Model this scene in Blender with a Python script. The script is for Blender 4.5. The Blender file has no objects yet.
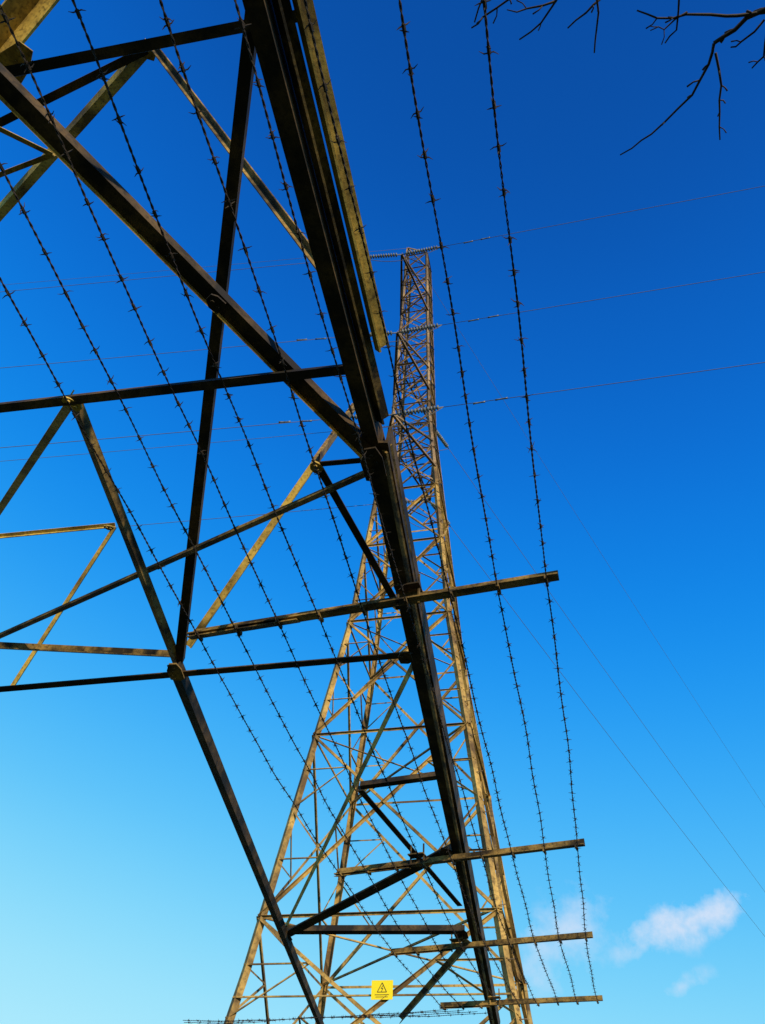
import bpy, bmesh, math, random
from mathutils import Vector, Matrix
random.seed(7)
V=Vector
sc=bpy.context.scene
# ------------------------------------------------------------ camera
cam_d=bpy.data.cameras.new("camera"); cam=bpy.data.objects.new("camera",cam_d)
sc.collection.objects.link(cam); sc.camera=cam
P=math.radians(45);R=math.radians(3.6)
r0=V((1,0,0));u0=V((0,-math.sin(P),math.cos(P)));w0=V((0,math.cos(P),math.sin(P)))
rr=r0*math.cos(R)+u0*math.sin(R);uu=u0*math.cos(R)-r0*math.sin(R)
m=Matrix((rr,uu,-w0)).transposed().to_4x4(); m.translation=V((0,0,1.6)); cam.matrix_world=m
cam_d.sensor_fit='VERTICAL'; cam_d.sensor_height=24; cam_d.lens=800/1024*24
cam_d.clip_start=0.05; cam_d.clip_end=6000
# ------------------------------------------------------------ materials
def nt(name):
    mt=bpy.data.materials.new(name); mt.use_nodes=True
    t=mt.node_tree; b=t.nodes["Principled BSDF"]; return mt,t,b
def steel(name,c1,c2,c3,scale=6.0,rough=0.75,lo=.42,hi=.6,spec=.25):
    mt,t,b=nt(name); N=t.nodes; Lk=t.links
    tc=N.new("ShaderNodeTexCoord")
    n1=N.new("ShaderNodeTexNoise"); n1.inputs["Scale"].default_value=scale; n1.inputs["Detail"].default_value=9; n1.inputs["Roughness"].default_value=.65
    n2=N.new("ShaderNodeTexNoise"); n2.inputs["Scale"].default_value=scale*14; n2.inputs["Detail"].default_value=6
    Lk.new(tc.outputs["Object"],n1.inputs["Vector"]); Lk.new(tc.outputs["Object"],n2.inputs["Vector"])
    r1=N.new("ShaderNodeValToRGB"); r1.color_ramp.elements[0].position=lo; r1.color_ramp.elements[1].position=hi
    r1.color_ramp.elements[0].color=(*c1,1); r1.color_ramp.elements[1].color=(*c2,1)
    r2=N.new("ShaderNodeValToRGB"); r2.color_ramp.elements[0].position=.5; r2.color_ramp.elements[1].position=.8
    mx=N.new("ShaderNodeMixRGB"); mx.inputs[2].default_value=(*c3,1)
    Lk.new(n1.outputs["Fac"],r1.inputs["Fac"]); Lk.new(n2.outputs["Fac"],r2.inputs["Fac"])
    Lk.new(r2.outputs["Color"],mx.inputs[0]); Lk.new(r1.outputs["Color"],mx.inputs[1]); Lk.new(mx.outputs["Color"],b.inputs["Base Color"])
    b.inputs["Roughness"].default_value=rough; b.inputs["Metallic"].default_value=0.0
    b.inputs["Specular IOR Level"].default_value=spec
    bp=N.new("ShaderNodeBump"); bp.inputs["Strength"].default_value=.35; bp.inputs["Distance"].default_value=.003
    Lk.new(n2.outputs["Fac"],bp.inputs["Height"]); Lk.new(bp.outputs["Normal"],b.inputs["Normal"])
    return mt
M_near=steel("shaded_weathered_steel",(.013,.010,.007),(.11,.066,.024),(.010,.008,.006),4,lo=.45,hi=.66)  # weathered steel of members out of the sun, their shade put into the albedo
M_och=steel("sunlit_lichen_steel",(.12,.075,.022),(.62,.42,.09),(.06,.038,.014),4,lo=.36,hi=.60)  # same steel with lichen, albedo brightened for the members that catch the sun
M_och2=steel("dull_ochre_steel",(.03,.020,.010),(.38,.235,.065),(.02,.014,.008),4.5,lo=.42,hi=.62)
M_far=steel("ochre_steel",(.11,.065,.025),(.50,.32,.09),(.06,.038,.018),.8,lo=.40,hi=.60)
M_fart=steel("brown_steel",(.09,.06,.036),(.34,.225,.12),(.05,.034,.022),.8,lo=.40,hi=.62)
M_wire=steel("rusty_wire",(.02,.016,.013),(.05,.034,.024),(.012,.01,.008),30)
M_cable=steel("cable_aluminium",(.10,.10,.11),(.14,.14,.15),(.09,.09,.10),.3)
M_ins=steel("insulator_glass",(.08,.10,.11),(.2,.22,.23),(.06,.06,.06),8,.3)
M_bark=steel("bark",(.02,.015,.011),(.05,.036,.024),(.012,.01,.008),14)
def flat(name,c,r=.6):
    mt,t,b=nt(name); n=t.nodes.new("ShaderNodeTexNoise"); n.inputs["Scale"].default_value=12
    rp=t.nodes.new("ShaderNodeValToRGB"); rp.color_ramp.elements[0].color=(*[x*.8 for x in c],1); rp.color_ramp.elements[1].color=(*c,1)
    t.links.new(n.outputs["Fac"],rp.inputs["Fac"]); t.links.new(rp.outputs["Color"],b.inputs["Base Color"]); b.inputs["Roughness"].default_value=r; return mt
M_yel=flat("sign_yellow",(.95,.72,.0)); M_blk=flat("sign_black",(.06,.045,.01))
# ------------------------------------------------------------ helpers
def empty(name,loc=(0,0,0)):
    e=bpy.data.objects.new(name,None); e.location=loc; sc.collection.objects.link(e); return e
def finish(bm,name,mat,parent=None,smooth=False):
    bmesh.ops.recalc_face_normals(bm,faces=bm.faces)
    me=bpy.data.meshes.new(name); bm.to_mesh(me); bm.free(); me.materials.append(mat)
    if smooth:
        for p in me.polygons: p.use_smooth=True
    o=bpy.data.objects.new(name,me); sc.collection.objects.link(o)
    if parent: o.parent=parent
    return o
def prism(bm,p,q,prof,a,b):
    A=[bm.verts.new(p+a*x+b*y) for x,y in prof]; B=[bm.verts.new(q+a*x+b*y) for x,y in prof]
    n=len(prof)
    for i in range(n): bm.faces.new((A[i],A[(i+1)%n],B[(i+1)%n],B[i]))
    bm.faces.new(A[::-1]); bm.faces.new(B)
def frame(p,q,up):
    d=(q-p).normalized(); s=d.cross(up)
    if s.length<1e-3: s=d.cross(V((1,0,0)))
    s.normalize(); return d,s,s.cross(d)
def angle(bm,p,q,w,t=None,up=V((0,0,1)),sx=1,sy=1,w2=None):
    p=V(p);q=V(q);up=V(up); t=t or w*.12; w2=w2 or w
    d,s,n=frame(p,q,up)
    c=w*.5
    prof=[(-c,0),(w-c,0),(w-c,t),(t-c,t),(t-c,w2),(-c,w2)]
    prism(bm,p,q,[(x*sx,y*sy) for x,y in prof],s,n)
def plate(bm,c,a,b,n,la,lb,t):
    c=V(c); prism(bm,c-a*la/2,c+a*la/2,[(-lb/2,-t/2),(lb/2,-t/2),(lb/2,t/2),(-lb/2,t/2)],b,n)
def bolt(bm,c,n,r=.011,h=.012):
    c=V(c);n=V(n).normalized(); d,s,k=frame(c,c+n,V((0.3,1,0.1)))
    prism(bm,c,c+n*h,[(r*math.cos(i*math.pi/3),r*math.sin(i*math.pi/3)) for i in range(6)],s,k)
def tube(bm,pts,rads,n=6,cap=True):
    prev=None; ref=None
    for i,p in enumerate(pts):
        d=(pts[min(i+1,len(pts)-1)]-pts[max(i-1,0)]).normalized()
        if ref is None:
            ref=d.cross(V((0,0,1))); 
            if ref.length<.1: ref=d.cross(V((1,0,0)))
        ref=(ref-d*ref.dot(d)).normalized(); k=d.cross(ref)
        r=rads[i] if isinstance(rads,(list,tuple)) else rads
        ring=[bm.verts.new(p+ref*(r*math.cos(2*math.pi*j/n))+k*(r*math.sin(2*math.pi*j/n))) for j in range(n)]
        if prev:
            for j in range(n): bm.faces.new((prev[j],prev[(j+1)%n],ring[(j+1)%n],ring[j]))
        elif cap: bm.faces.new(ring[::-1])
        prev=ring
    if cap: bm.faces.new(prev)
Z=V((0,0,1))
# ------------------------------------------------------------ ground
bm=bmesh.new(); S=3000; n=60
def gc(i): 
    t=i/n*2-1; return S*math.copysign(abs(t)**3,t)
gv=[[bm.verts.new((gc(i),gc(j),0 if math.hypot(gc(i),gc(j))<60 else random.uniform(-.4,.4))) for j in range(n+1)] for i in range(n+1)]
for i in range(n):
    for j in range(n): bm.faces.new((gv[i][j],gv[i+1][j],gv[i+1][j+1],gv[i][j+1]))
M_gr=steel("grass_ground",(.03,.042,.012),(.055,.068,.022),(.06,.045,.02),.8,.95)
finish(bm,"ground",M_gr)
# ------------------------------------------------------------ near pylon
pyl=empty("electricity_pylon")
bm=bmesh.new(); bo=bmesh.new(); bd=bmesh.new()
bE=V((1.70,10.85,4.0))
# frame beam, far part: dark angle, and an ochre one coloured as its sunlit strip
angle(bm,(-.045,2.02,4.0),bE,.10,.012,up=V((.15,0,1)),sx=-1)
angle(bd,(-.01,2.05,3.985),bE+V((-.01,0,-.015)),.032,.009,up=V((.75,0,.65)),sx=1,w2=.05)
# near part
angle(bm,(-1.14,-2.4,4.0),(.06,2.52,4.0),.058,.010,up=V((.15,0,1)),sx=-1,w2=.09)
angle(bd,(-1.085,-2.4,4.035),(-.03,1.95,4.035),.036,.008,up=V((.9,0,.7)),sx=1,w2=.05)
angle(bo,(-1.04,-2.4,4.06),(-.055,1.64,4.06),.030,.008,up=V((1.0,0,.75)),sx=1,w2=.058)  # sunlit flange of the beam, its gold light put into the steel colour
angle(bm,(-1.07,-2.4,4.10),(-.05,2.2,4.10),.040,.009,up=V((.6,0,.9)),sx=-1,w2=.06)
N1=V((-.03,2.109,3.97)); N2=V((-1.03,3.61,3.97))
angle(bm,(-2.66,-.255,4.83),N1,.068,.009,up=V((.1,.2,1)),sx=-1,sy=1,w2=.05)         # M1
angle(bo,(-2.70,-.235,4.825),N1+V((-.035,.005,-.008)),.014,.004,up=V((-.2,-.9,.5)),sx=1,w2=.012)  # thin bright strip added as the sun streak along M1
angle(bm,(-.394,-.117,4.82),N2+V((0,0,.02)),.046,.008,up=V((.1,0,1)),sx=-1,w2=.04)      # M2
angle(bm,(-2.9,2.31,4.07),(-.17,1.724,4.05),.034,.006,up=V((0,.4,1)),sx=-1)           # M3
angle(bd,(-2.64,4.12,4.16),N1+V((0,.05,.03)),.034,.006,up=V((0,-.4,1)),sx=1)      # M4
angle(bm,(-3.1,4.2,3.95),(.185,3.384,3.97),.042,.007,up=V((0,.1,1)),sx=1,w2=.03)        # M5
angle(bd,(-2.9,3.73,4.07),N2+V((0,0,.05)),.038,.006,up=V((0,-.5,1)),sx=1)         # M5b
angle(bd,(-1.244,1.969,4.07),(-1.045,3.70,3.99),.036,.006,up=V((.5,0,1)),sx=-1)   # M6 up
angle(bm,(-1.055,3.60,3.95),(-.30,11.6,3.95),.058,.008,up=V((.3,0,1)),sx=-1)     # M6 low
angle(bo,(-1.244,1.969,4.09),(-2.32,3.50,4.70),.036,.006,up=V((.6,-.8,.4)),sx=1)  # M7
angle(bm,(-2.2,1.13,4.62),(-.33,.71,4.60),.036,.006,up=V((0,.3,1)),sx=-1)         # M8
angle(bo,(-1.301,1.239,6.0),(-2.8,2.6,6.05),.050,.008,up=V((.6,-.8,.4)),sx=1)    # M9
angle(bd,(-1.301,1.239,6.02),(-.213,1.427,4.1),.030,.006,up=V((0,-1,.3)),sx=1)    # M9b
angle(bo,(-9.1,8.15,0),(-.45,-.25,7.53),.13,.014,up=V((.6,-.8,.5)),sx=1)          # leg
angle(bm,(-2.5,1.76,5.72),(-1.301,1.239,6.0),.04,.006)
angle(bo,(-2.6,3.89,5.0),(-1.666,3.682,5.0),.026,.005,up=V((0,-1,.5)))
angle(bo,(-1.666,3.682,5.0),(-2.15,4.228,4.15),.026,.005,up=V((.5,-1,.3)))
angle(bo,(-.986,3.558,4.06),(-.192,2.764,5.2),.040,.006,up=V((.5,-.8,.4)),sx=-1)    # M10
angle(bd,(-.192,2.764,5.2),(-.295,2.246,4.12),.036,.006,up=V((0,-1,.3)))
angle(bm,(-.295,2.246,4.12),(.114,3.107,4.04),.034,.006)
angle(bm,(-.295,2.246,4.10),(-.03,2.14,4.04),.026,.005)
angle(bm,(-.646,7.93,3.99),(.63,5.826,3.99),.085,.010,up=V((0,.3,1)),sx=1)
angle(bm,(-.646,7.93,4.02),(.965,7.624,4.02),.055,.007,up=V((0,.3,1)),sx=-1)
angle(bm,(-.031,5.04,4.03),(.852,7.019,4.03),.042,.006)
angle(bm,(-.031,5.04,4.05),(.463,4.831,4.05),.038,.006,up=V((0,.3,1)),sx=-1)
angle(bo,(.25,3.45,4.08),(-.646,7.93,4.08),.030,.005,up=V((.9,0,.6)))
angle(bd,(.60,10.95,4.05),(1.06,8.05,4.05),.06,.007,up=V((-.9,0,.6)))
angle(bm,(-.35,11.4,3.7),(1.7,11.0,3.7),.07,.008)
angle(bo,(-2.1,1.38,5.45),(-1.711,1.595,5.5),.024,.005); angle(bo,(-1.711,1.595,5.5),(-1.9,1.78,6.0),.024,.005)
angle(bo,(-2.6,1.95,5.5),(-1.711,1.595,5.5),.024,.005)
for p in ((bE.x,bE.y),(-.30,11.5),(-3.05,4.18),(-1.06,-2.3),(-3.0,-.6)):
    angle(bm,(p[0]+.05,p[1],0),(p[0],p[1],4.02),.16,.016)
angle(bm,(-3.05,4.25,4.1),(-2.95,-.7,4.88),.12,.012); angle(bm,(-3.0,-.6,4.0),(-3.0,-.6,4.9),.12,.012)
angle(bm,(-3.0,-.6,4.8),(-1.06,-2.4,4.05),.1,.01)
def gusset(c,la,lb,ang,tgt=bm,nb=5):
    a=V((math.cos(ang),math.sin(ang),0)); b=V((-math.sin(ang),math.cos(ang),0)); c=V(c)
    hull=[(-.5,-.3),(-.2,-.5),(.35,-.5),(.5,-.1),(.42,.45),(-.1,.5),(-.48,.2)]
    prism(tgt,c-Z*.004,c+Z*.004,[(x*la,y*lb) for x,y in hull],a,b)
    for i in range(nb):
        t=(i+.5)/nb-.5; bolt(tgt,c+a*t*la*.8+b*random.uniform(-.2,.2)*lb-Z*.004,(0,0,-1),.008,.01)
gusset((-.05,2.10,3.957),.18,.09,1.35,bm,4); gusset((-1.04,3.63,3.94),.16,.08,1.5,bd,4)
gusset((-1.24,1.97,4.06),.08,.045,.6,bo,2); gusset((-.64,7.92,3.98),.22,.10,1.4,bm,3)
gusset((-.65,1.54,4.15),.07,.06,.8,bm,2); gusset((-1.32,1.25,6.0),.10,.08,.3,bo,2)
gusset((-.22,1.42,4.08),.10,.05,1.4,bo,2); gusset((.62,5.85,3.975),.25,.10,1.3,bm,3); gusset((-1.70,3.68,4.99),.06,.04,.2,bo,2)
gusset((-2.0,1.35,5.93),.30,.14,2.3,bo,5)
gusset((.93,7.63,4.0),.24,.12,1.37,bm,3); gusset((-.29,2.25,4.09),.06,.05,1.,bo,2); gusset((.16,3.39,3.955),.10,.07,1.3,bm,2)
for i in range(16):
    t=i/15; c=V((.12,2.9,3.99)).lerp(V((1.6,10.3,3.99)),t); 
    if i%5<2: bolt(bm,c+V((-.02,0,0)),(0,0,-1),.011)
finish(bm,"frame_steelwork",M_near,pyl); finish(bo,"sunlit_lichened_steelwork",M_och,pyl); finish(bd,"dull_steelwork",M_och2,pyl)
# ------------------------------------------------------------ anti climb guard
guard=empty("barbed_wire_guard")
BR=[((-1.81,-.9),(-.26,-1.35)),((-.9,3.23),(.78,2.62)),((-.18,6.14),(1.5,5.34)),((.319,7.92),(1.97,7.14)),((.928,9.57),(2.487,8.945))]
HZ=3.87
for i,(a,b) in enumerate(BR):
    bb=bmesh.new(); a3=V((*a,HZ+.02));b3=V((*b,HZ+.02)); d=(b3-a3).normalized()
    s=d.cross(Z)
    angle(bb,a3,b3,.060,.007,up=V((0,-.15,1)),sx=1,w2=.05)
    angle(bb,a3+V((.0,0,-.012)),a3.lerp(b3,.32)+V((0,0,-.012)),.05,.005,up=V((0,-.35,1)),sx=1,w2=.035)
    for k in range(9):
        c=a3.lerp(b3,.03+.94*k/8); bolt(bb,c,(0,0,-1),.008,.014)
        prism(bb,c-Z*.004-d*.006,c-Z*.004+d*.006,[(-.03,-.016),(.03,-.016),(.03,0),(-.03,0)],s,Z)
    c=a3.lerp(b3,.62 if i<2 else .35); 
    plate(bb,c+Z*.07,d,s,Z,.12,.08,.008)
    for e in (-.05,.05): tube(bb,[c+d*e-Z*.02,c+d*e+Z*.15],.007,6)
    finish(bb,"bracket_%d"%(i+1),M_och2,guard)
def barbed(bm,pts,gap=.122,twist=.055,rw=.0021,lod=1):
    P=[]
    for i in range(len(pts)-1):
        a,b=pts[i],pts[i+1]; L=(b-a).length; n=max(4,int(L/(.0135*lod))); sg=random.uniform(.003,.010)*L; lat=random.uniform(-.006,.006)*L
        sd=(b-a).cross(Z).normalized(); ph=random.uniform(0,6)
        for k in range(n):
            t=k/n; P.append(a.lerp(b,t)-Z*(4*sg*t*(1-t))+sd*(4*lat*t*(1-t)+.004*math.sin(t*L*5+ph)*math.sin(math.pi*t))+Z*.003*math.sin(t*L*9+ph)*math.sin(math.pi*t))
    P.append(pts[-1])
    d0=(pts[-1]-pts[0]).normalized(); s=d0.cross(Z).normalized(); k=s.cross(d0)
    dist=0; ds=[0]
    for i in range(1,len(P)): dist+=(P[i]-P[i-1]).length; ds.append(dist)
    for ph in (0,math.pi):
        tube(bm,[p+(s*math.cos(2*math.pi*x/twist+ph)+k*math.sin(2*math.pi*x/twist+ph))*rw*1.05 for p,x in zip(P,ds)],rw,4)
    x=random.uniform(0,gap); i=0
    while x<dist:
        while i<len(P)-2 and ds[i+1]<x: i+=1
        c=P[i].lerp(P[i+1],min(1,(x-ds[i])/max(1e-6,ds[i+1]-ds[i])))
        tube(bm,[c-d0*.010,c+d0*.010],rw*2.6,5)
        th=random.uniform(0,math.pi)
        for e,off in ((-.006,0),(.006,random.uniform(1.1,1.9))):
            v=s*math.cos(th+off)+k*math.sin(th+off)
            l=random.uniform(.018,.025); q=c+d0*e; sl=d0*random.uniform(-.009,.009)
            tube(bm,[q-v*l-sl,q-v*l*.5,q+v*l*.5,q+v*l+sl],[.0006,.0019,.0019,.0006],4)
        x+=gap*random.uniform(.8,1.2)
bw=bmesh.new()
for k in range(9):
    f=.03+.94*k/8
    pts=[V((*a,HZ)).lerp(V((*b,HZ)),f)+V((random.uniform(-.008,.008),0,-.004)) for a,b in BR]
    barbed(bw,pts)
finish(bw,"barbed_wires",M_wire,guard)
bw=bmesh.new()
for k in range(4):
    st=V((*BR[-1][0],HZ)).lerp(V((*BR[-1][1],HZ)),.05+.3*k/3)+V((0,.2*k/3,0))
    barbed(bw,[st,V((-.45,10.15+.12*k,HZ-.02+.03*k)),V((-1.9,10.6+.1*k,HZ-.02))],lod=2)
finish(bw,"side_barbed_wires",M_wire,guard)
# ------------------------------------------------------------ far pylon
O=V((1.15,22,0))
far=empty("electricity_pylon",O)
A=V((.26,.966,0)); B=V((.966,-.26,0))
prof=[(0,5.65),(6.9,4.15),(17.5,2.3),(29.2,1.15),(44.3,.84)]
def Rd(z):
    for (a,b),(c,d) in zip(prof,prof[1:]):
        if z<=c: return b+(d-b)*(z-a)/(c-a)
    return prof[-1][1]
def leg(i,z):
    s=Rd(z)/math.sqrt(2); sa=(-1,-1,1,1)[i]; sb=(-1,1,1,-1)[i]
    return A*s*sa+B*s*sb+Z*z
fb=bmesh.new(); ft=bmesh.new()
lv=[0,3.4,8.0,13.0,17.3,20.8,23.8,26.2,28]; z=28
while z<43: z+=1.55; lv.append(z)
top=lv[-1]
for i in range(4):
    for a,b in ((0,6.9),(6.9,17.5),(17.5,25),(25,29.2),(29.2,top)):
        w=.15 if b<18 else (.135 if b<30 else .115)
        angle(fb if b<=25 else ft,leg(i,a),leg(i,b),w,w*.12,up=-(leg(i,a)*1-Z*a),sx=(1,-1)[i%2])
for i,(a) in enumerate(lv[:-1]):
    b=lv[i+1]; big=b-a>2.8; w=.08 if big else .06; G=fb if b<=24 else ft
    for j in range(4):
        k=(j+1)%4; nrm=(leg(j,a)+leg(k,a)); nrm.z=0; nrm.normalize()
        p00,p10,p01,p11=leg(j,a),leg(k,a),leg(j,b),leg(k,b)
        angle(G,p00,p11,w,up=nrm); angle(G,p10-nrm*.02,p01-nrm*.02,w,up=nrm)
        angle(G,p01,p11,w*.8,up=nrm)
        if big:
            wa=(p10-p00).length; wb=(p11-p01).length; tc=wa/(wa+wb); zc=a+(b-a)*tc
            C=(leg(j,zc)+leg(k,zc))/2
            for pa,pb,pc,l in ((p00,p11,p01,j),(p10,p01,p11,k)):
                m1=pa.lerp(C,.5); q=leg(l,a+(zc-a)*.5); q2=leg(l,zc-(zc-a)*.02)
                angle(G,m1,q,w*.5,up=nrm); angle(G,m1,q2,w*.5,up=nrm)
                m2=C.lerp(pc,.5); q3=leg(l,zc+(b-zc)*.5); angle(G,m2,q3,w*.5,up=nrm); angle(G,m2,q2,w*.5,up=nrm)
    if big:
        angle(G,leg(0,b),leg(2,b),w*.6); angle(G,leg(1,b)+Z*.05,leg(3,b)+Z*.05,w*.6)
for i in range(70):
    z=3+i*.42*1.35
    if z<top-1:
        p=leg(1,z); d=(A*-.2+B*.8).normalized()*(1 if i%2 else -1)
        tube(ft,[p,p+d*.17],.012,5)
pk=leg(0,top)*.75+leg(3,top)*.25; pk.z=top+1.6
for i in range(4): angle(ft,leg(i,top),pk,.06)
def arm(sgn,z,Ln,h=1.7):
    tip=A*sgn*Ln+Z*z
    ids=(0,1) if sgn<0 else (2,3)
    lo=[leg(i,z) for i in ids]; hi=[leg(i,z+h) for i in ids]
    for q in lo: angle(ft,q,tip,.09,up=Z)
    for q in hi: angle(ft,q,tip+Z*.05,.075,up=Z)
    n=4
    for s in range(n):
        t0=s/n; t1=(s+1)/n
        a0,a1=lo[0].lerp(tip,t0),lo[1].lerp(tip,t0); b0,b1=lo[0].lerp(tip,t1),lo[1].lerp(tip,t1)
        if s<n-1: angle(ft,a0,b1,.045); angle(ft,b0,b1,.045)
        for l,hh in zip(lo,hi):
            angle(ft,l.lerp(tip,t1 if s<n-1 else .9),hh.lerp(tip,t0),.045,up=B)
    return tip
tips={}
for z in (24.9,30.4,37.2): tips[('n',z)]=arm(-1,z,3.9)
for z in (28.3,34.0): tips[('f',z)]=arm(1,z,3.9)
finish(fb,"lower_lattice",M_far,far); finish(ft,"upper_lattice",M_fart,far)
# ------------------------------------------------------------ insulators and lines
ib=bmesh.new(); cb=bmesh.new()
def string(p,d,L=1.9):
    d=d.normalized(); n=13
    tube(ib,[p,p+d*L],.03,6)
    for i in range(n):
        c=p+d*(.25+(L-.45)*i/(n-1)); tube(ib,[c-d*.045,c-d*.01,c+d*.03,c+d*.04],[.05,.11,.10,.04],10)
    return p+d*L
def cable(p,d,L,sag,r=.0125,n=60,off=V((0,0,0))):
    pts=[]
    for i in range(n+1):
        t=i/n; pts.append(p+d*L*t-Z*(4*sag*t*(1-t))+off)
    tube(cb,pts,r,6)
dR=V((15.8,-4.7,0)).normalized(); dL=V((-19.6,2.6,0)).normalized(); dF=V((.58,.81,0)).normalized()
for (s,z),t in tips.items():
    p=O+t
    if s=='n':
        ends=[]
        for d in (dR,dL):
            e=string(p,d-Z*.03); ends.append(e); 
            cable(e,d,230,3.0 if d is dR else 4.5)
            for k in (1.3,2.1): 
                c=e+d*k-Z*.10; tube(ib,[c-d*.22,c-d*.12,c+d*.12,c+d*.22],[.04,.03,.03,.04],6)
    else:
        ends=[]
        for d in (dF,dL):
            e=string(p,d-Z*.03); ends.append(e); cable(e,d,230,5.0)
    pts=[]
    for i in range(17):
        q=i/16; pts.append(ends[0].lerp(ends[1],q)-Z*(1.5*4*q*(1-q)*.55))
    tube(cb,pts,.015,5)
pt=O+pk
cable(pt,dF,230,4,.010); cable(pt,dL,230,4,.010)
lines=empty("power_lines")
finish(ib,"insulator_strings",M_ins,lines,True); finish(cb,"conductors",M_cable,lines,True)
# ------------------------------------------------------------ danger sign
fc=O-A*(Rd(6.4)/math.sqrt(2)+.12)
sp=fc+B*((.62-fc.x)/B.x)
sg=empty("danger_sign",(sp.x,sp.y,6.38)); sg.rotation_euler=(0,0,math.atan2(B.y,B.x))
s=bmesh.new(); prism(s,V((0,-.004,0)),V((0,.004,0)),[(-.23,-.18),(.23,-.18),(.23,.18),(-.23,.18)],V((1,0,0)),Z); finish(s,"plate",M_yel,sg)
s=bmesh.new()
def seg(a,b,w=.006): 
    a=V((a[0],-.008,a[1]));b=V((b[0],-.008,b[1])); d=(b-a).normalized(); n=d.cross(V((0,1,0)))
    prism(s,a,b,[(-w,-.003),(w,-.003),(w,.003),(-w,.003)],n,V((0,1,0)))
T=[(-.10,-.04),(.10,-.04),(0,.135)]
for i in range(3): seg(T[i],T[(i+1)%3])
seg((.02,.085),(-.02,.025),.005); seg((-.02,.025),(.02,.03),.005); seg((.02,.03),(-.01,-.03),.005)
seg((-.15,-.09),(.15,-.09),.005); seg((-.13,-.13),(.13,-.13),.004)
finish(s,"pictogram",M_blk,sg)
hw=Rd(6.2)/math.sqrt(2); x0=(V((sp.x,sp.y,0))-fc).dot(B)
s=bmesh.new(); angle(s,(-hw-x0,.06,-.1),(hw-x0,.06,-.1),.04,.006); finish(s,"mounting_rail",M_far,sg)
# ------------------------------------------------------------ tree
tr=empty("bare_tree"); tb=bmesh.new()
def br(pts,r0,r1,side=0,jit=.004):
    pts=[V(p) for p in pts]; Q=[]
    for i in range(len(pts)-1):
        n=max(2,int((pts[i+1]-pts[i]).length/.05))
        for k in range(n): Q.append(pts[i].lerp(pts[i+1],k/n)+V([random.gauss(0,jit) for _ in range(3)]))
    Q.append(pts[-1]); L=len(Q)-1
    tube(tb,Q,[r0+(r1-r0)*i/L for i in range(L+1)],6)
    for i in range(1,L):
        if random.random()<side:
            d=(Q[i]-Q[i-1]).normalized(); v=V([random.gauss(0,1) for _ in range(3)]); v=(v-d*v.dot(d)).normalized()
            l=random.uniform(.015,.05); r=max(.002,(r0+(r1-r0)*i/L)*.7)
            tube(tb,[Q[i],Q[i]+(v*.8+d*.5)*l*.6,Q[i]+(v*.8+d*.8)*l],[r,r*.9,r*1.1],5)
br([(3.5,-1.4,0),(3.45,-1.35,1.5),(3.5,-1.2,2.8),(3.4,-1.1,3.8)],.19,.12)
br([(3.4,-1.1,3.8),(2.7,-.5,4.8),(1.9,.2,5.2),(1.55,.55,5.25)],.08,.02,.1)
br([(1.9,.2,5.2),(1.1,.42,5.35),(.6,.55,5.35),(.2,.6,5.4)],.016,.006,.1)
br([(1.55,.55,5.25),(1.345,.747,5.2),(1.25,.82,5.2),(1.19,.87,5.2)],.013,.008,.5)
br([(1.19,.87,5.2),(1.195,.94,5.2),(1.157,1.062,5.2),(1.05,1.22,5.2),(.933,1.318,5.2)],.0065,.003,.5)
br([(1.21,.91,5.2),(1.27,1.02,5.2),(1.31,1.13,5.22),(1.338,1.23,5.2)],.0055,.003,.5)
br([(1.42,.74,5.2),(1.25,.775,5.2),(1.10,.77,5.2),(.95,.79,5.2),(.86,.775,5.2)],.008,.003,.5)
br([(1.05,.77,5.2),(.98,.83,5.2),(.93,.84,5.2)],.004,.002,.5)
br([(.75,.5,5.35),(.70,.75,5.2),(.725,.83,5.2),(.731,.93,5.2)],.006,.003,.5)
br([(.72,.74,5.22),(.66,.80,5.2),(.607,.85,5.2)],.005,.003,.5)
br([(.62,.55,5.35),(.56,.74,5.2),(.50,.84,5.2),(.425,.90,5.2)],.006,.003,.5)
br([(.55,.76,5.2),(.44,.80,5.2),(.36,.80,5.2)],.005,.002,.5)
br([(.42,.58,5.38),(.36,.76,5.2),(.27,.82,5.2),(.23,.87,5.2)],.006,.003,.5)
br([(.20,.6,5.4),(.26,.76,5.2),(.24,.85,5.2)],.005,.003,.5)
br([(1.0,.45,5.33),(1.0,.7,5.2),(1.03,.83,5.2),(1.0,.88,5.2)],.006,.003,.5)
br([(1.45,.62,5.2),(1.38,.80,5.2),(1.40,.90,5.2),(1.37,.95,5.2)],.008,.003,.5)
br([(1.36,.78,5.2),(1.30,.86,5.2),(1.26,.88,5.2)],.005,.003,.5)
def grow(p,d,l,r,dep):
    q=p+d*l; q2=p+d*l*.5+V([random.gauss(0,.05*l) for _ in range(3)])
    br([p,q2,q],r,r*.65)
    if dep:
        for _ in range(3):
            v=(d+V([random.gauss(0,.5) for _ in range(3)])+V((.25,-.25,.1))).normalized(); grow(q if _ else q2,v,l*.7,r*.6,dep-1)
grow(V((3.4,-1.1,3.8)),V((.5,-.5,.8)).normalized(),1.3,.09,4)
grow(V((3.5,-1.2,2.8)),V((.8,.1,.5)).normalized(),1.1,.06,3)
finish(tb,"trunk_and_twigs",M_bark,tr,True)
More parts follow.
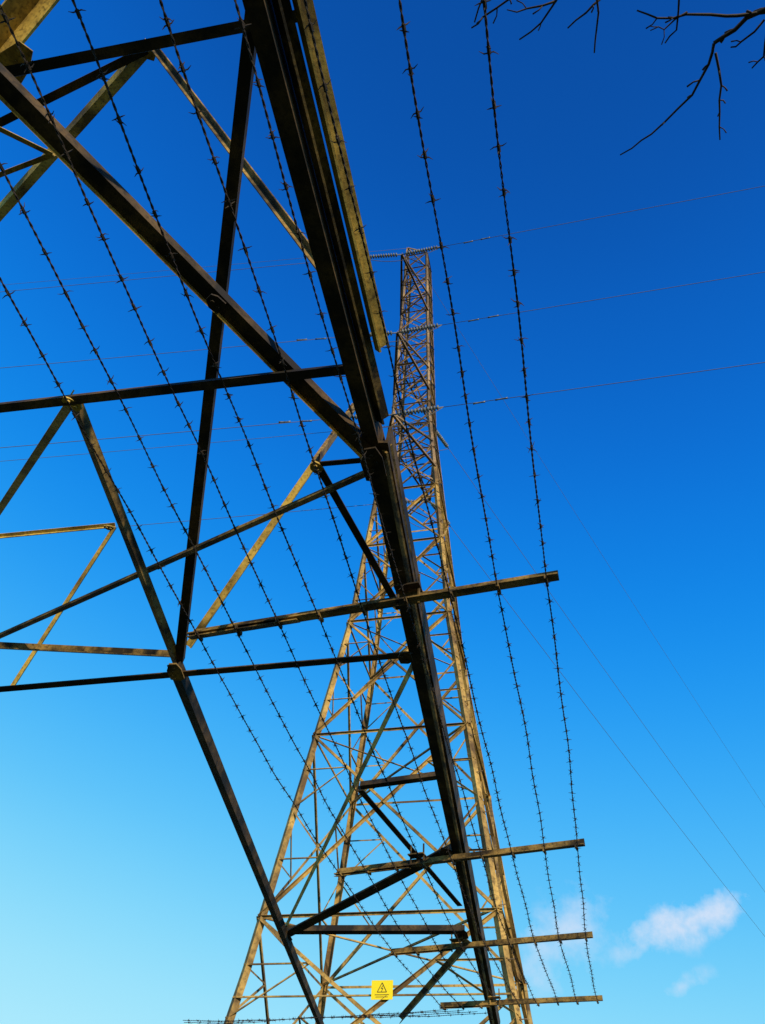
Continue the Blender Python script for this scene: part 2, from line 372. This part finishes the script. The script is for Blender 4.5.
# ------------------------------------------------------------ light
saz=math.radians(152); sel=math.radians(20)
sd=V((math.sin(saz)*math.cos(sel),math.cos(saz)*math.cos(sel),math.sin(sel)))
sl=bpy.data.lights.new("sun",'SUN'); sl.energy=5; sl.angle=math.radians(.5); sl.color=(1,.84,.58)
so=bpy.data.objects.new("sun",sl); sc.collection.objects.link(so); so.rotation_euler=sd.to_track_quat('Z','Y').to_euler(); so.location=(20,-30,30)
wd=bpy.data.worlds.new("World"); sc.world=wd; wd.use_nodes=True
t=wd.node_tree; N=t.nodes; Lk=t.links; bg=N["Background"]; ST=.10; bg.inputs["Strength"].default_value=ST
sky=N.new("ShaderNodeTexSky"); sky.sky_type='NISHITA'; sky.sun_disc=False; sky.sun_elevation=sel; sky.sun_rotation=saz
sky.air_density=1.0; sky.dust_density=.3; sky.ozone_density=2.5
tc=N.new("ShaderNodeTexCoord")
def mth(op,a,b=None,clamp=False):
    n=N.new("ShaderNodeMath"); n.operation=op; n.use_clamp=clamp
    for i,x in enumerate((a,b)):
        if x is None: continue
        if isinstance(x,(int,float)): n.inputs[i].default_value=x
        else: Lk.new(x,n.inputs[i])
    return n.outputs[0]
sx=N.new("ShaderNodeSeparateXYZ"); Lk.new(tc.outputs["Generated"],sx.inputs[0])
el=mth('ADD',sx.outputs["Z"],mth('MULTIPLY',sx.outputs["X"],.13))
rp=N.new("ShaderNodeValToRGB"); rp.color_ramp.interpolation='B_SPLINE'
E=rp.color_ramp.elements
cols=[(0.0,(.62,.94,1.0)),(.20,(.32,.80,1.0)),(.36,(.09,.57,1.0)),(.54,(.004,.34,.97)),(.72,(.0,.19,.78)),(.88,(.0,.105,.52)),(1.0,(.0,.065,.34))]
E[0].position=0;E[0].color=(*cols[0][1],1);E[1].position=1;E[1].color=(*cols[-1][1],1)
for p_,c_ in cols[1:-1]:
    e=E.new(p_); e.color=(*c_,1)
Lk.new(el,rp.inputs["Fac"])
sc1=N.new("ShaderNodeVectorMath"); sc1.operation='SCALE'; sc1.inputs["Scale"].default_value=1/ST; Lk.new(rp.outputs["Color"],sc1.inputs[0])
mm=N.new("ShaderNodeMixRGB"); mm.inputs[0].default_value=.93; Lk.new(sky.outputs["Color"],mm.inputs[1]); Lk.new(sc1.outputs[0],mm.inputs[2])
nz=N.new("ShaderNodeTexNoise"); nz.inputs["Scale"].default_value=22; nz.inputs["Detail"].default_value=8; nz.inputs["Roughness"].default_value=.6
Lk.new(tc.outputs["Generated"],nz.inputs["Vector"])
acc=None
for c,(ax,az),am in (((.352,.883,.308),(.062,.021),1.5),((.221,.931,.294),(.05,.035),.9),((.335,.908,.249),(.024,.010),.95)):
    vs=N.new("ShaderNodeVectorMath"); vs.operation='SUBTRACT'; Lk.new(tc.outputs["Generated"],vs.inputs[0]); vs.inputs[1].default_value=c
    sxx=N.new("ShaderNodeSeparateXYZ"); Lk.new(vs.outputs[0],sxx.inputs[0])
    zz=mth('SUBTRACT',sxx.outputs["Z"],mth('MULTIPLY',sxx.outputs["X"],.3))
    dd=mth('SQRT',mth('ADD',mth('POWER',mth('ABSOLUTE',mth('DIVIDE',sxx.outputs["X"],ax)),2.0),mth('POWER',mth('ABSOLUTE',mth('DIVIDE',zz,az)),2.0)))
    fr=mth('GREATER_THAN',sx.outputs["Y"],0.0)
    a=mth('MULTIPLY',mth('SUBTRACT',1.0,dd),.6); nn=mth('MULTIPLY',mth('SUBTRACT',nz.outputs["Fac"],.47),2.4)
    a=mth('MULTIPLY',mth('ADD',a,nn),am,True); a=mth('MULTIPLY',a,mth('SUBTRACT',1.9,dd,True)); a=mth('MULTIPLY',a,fr)
    acc=a if acc is None else mth('MAXIMUM',acc,a)
mx=N.new("ShaderNodeMixRGB"); Lk.new(mth('MULTIPLY',acc,.85),mx.inputs[0]); Lk.new(mm.outputs["Color"],mx.inputs[1]); mx.inputs[2].default_value=(6.9,7.8,9.4,1)
Lk.new(mx.outputs["Color"],bg.inputs["Color"])
sc.view_settings.view_transform='Standard'; sc.view_settings.look='None'; sc.view_settings.exposure=0; sc.view_settings.gamma=1
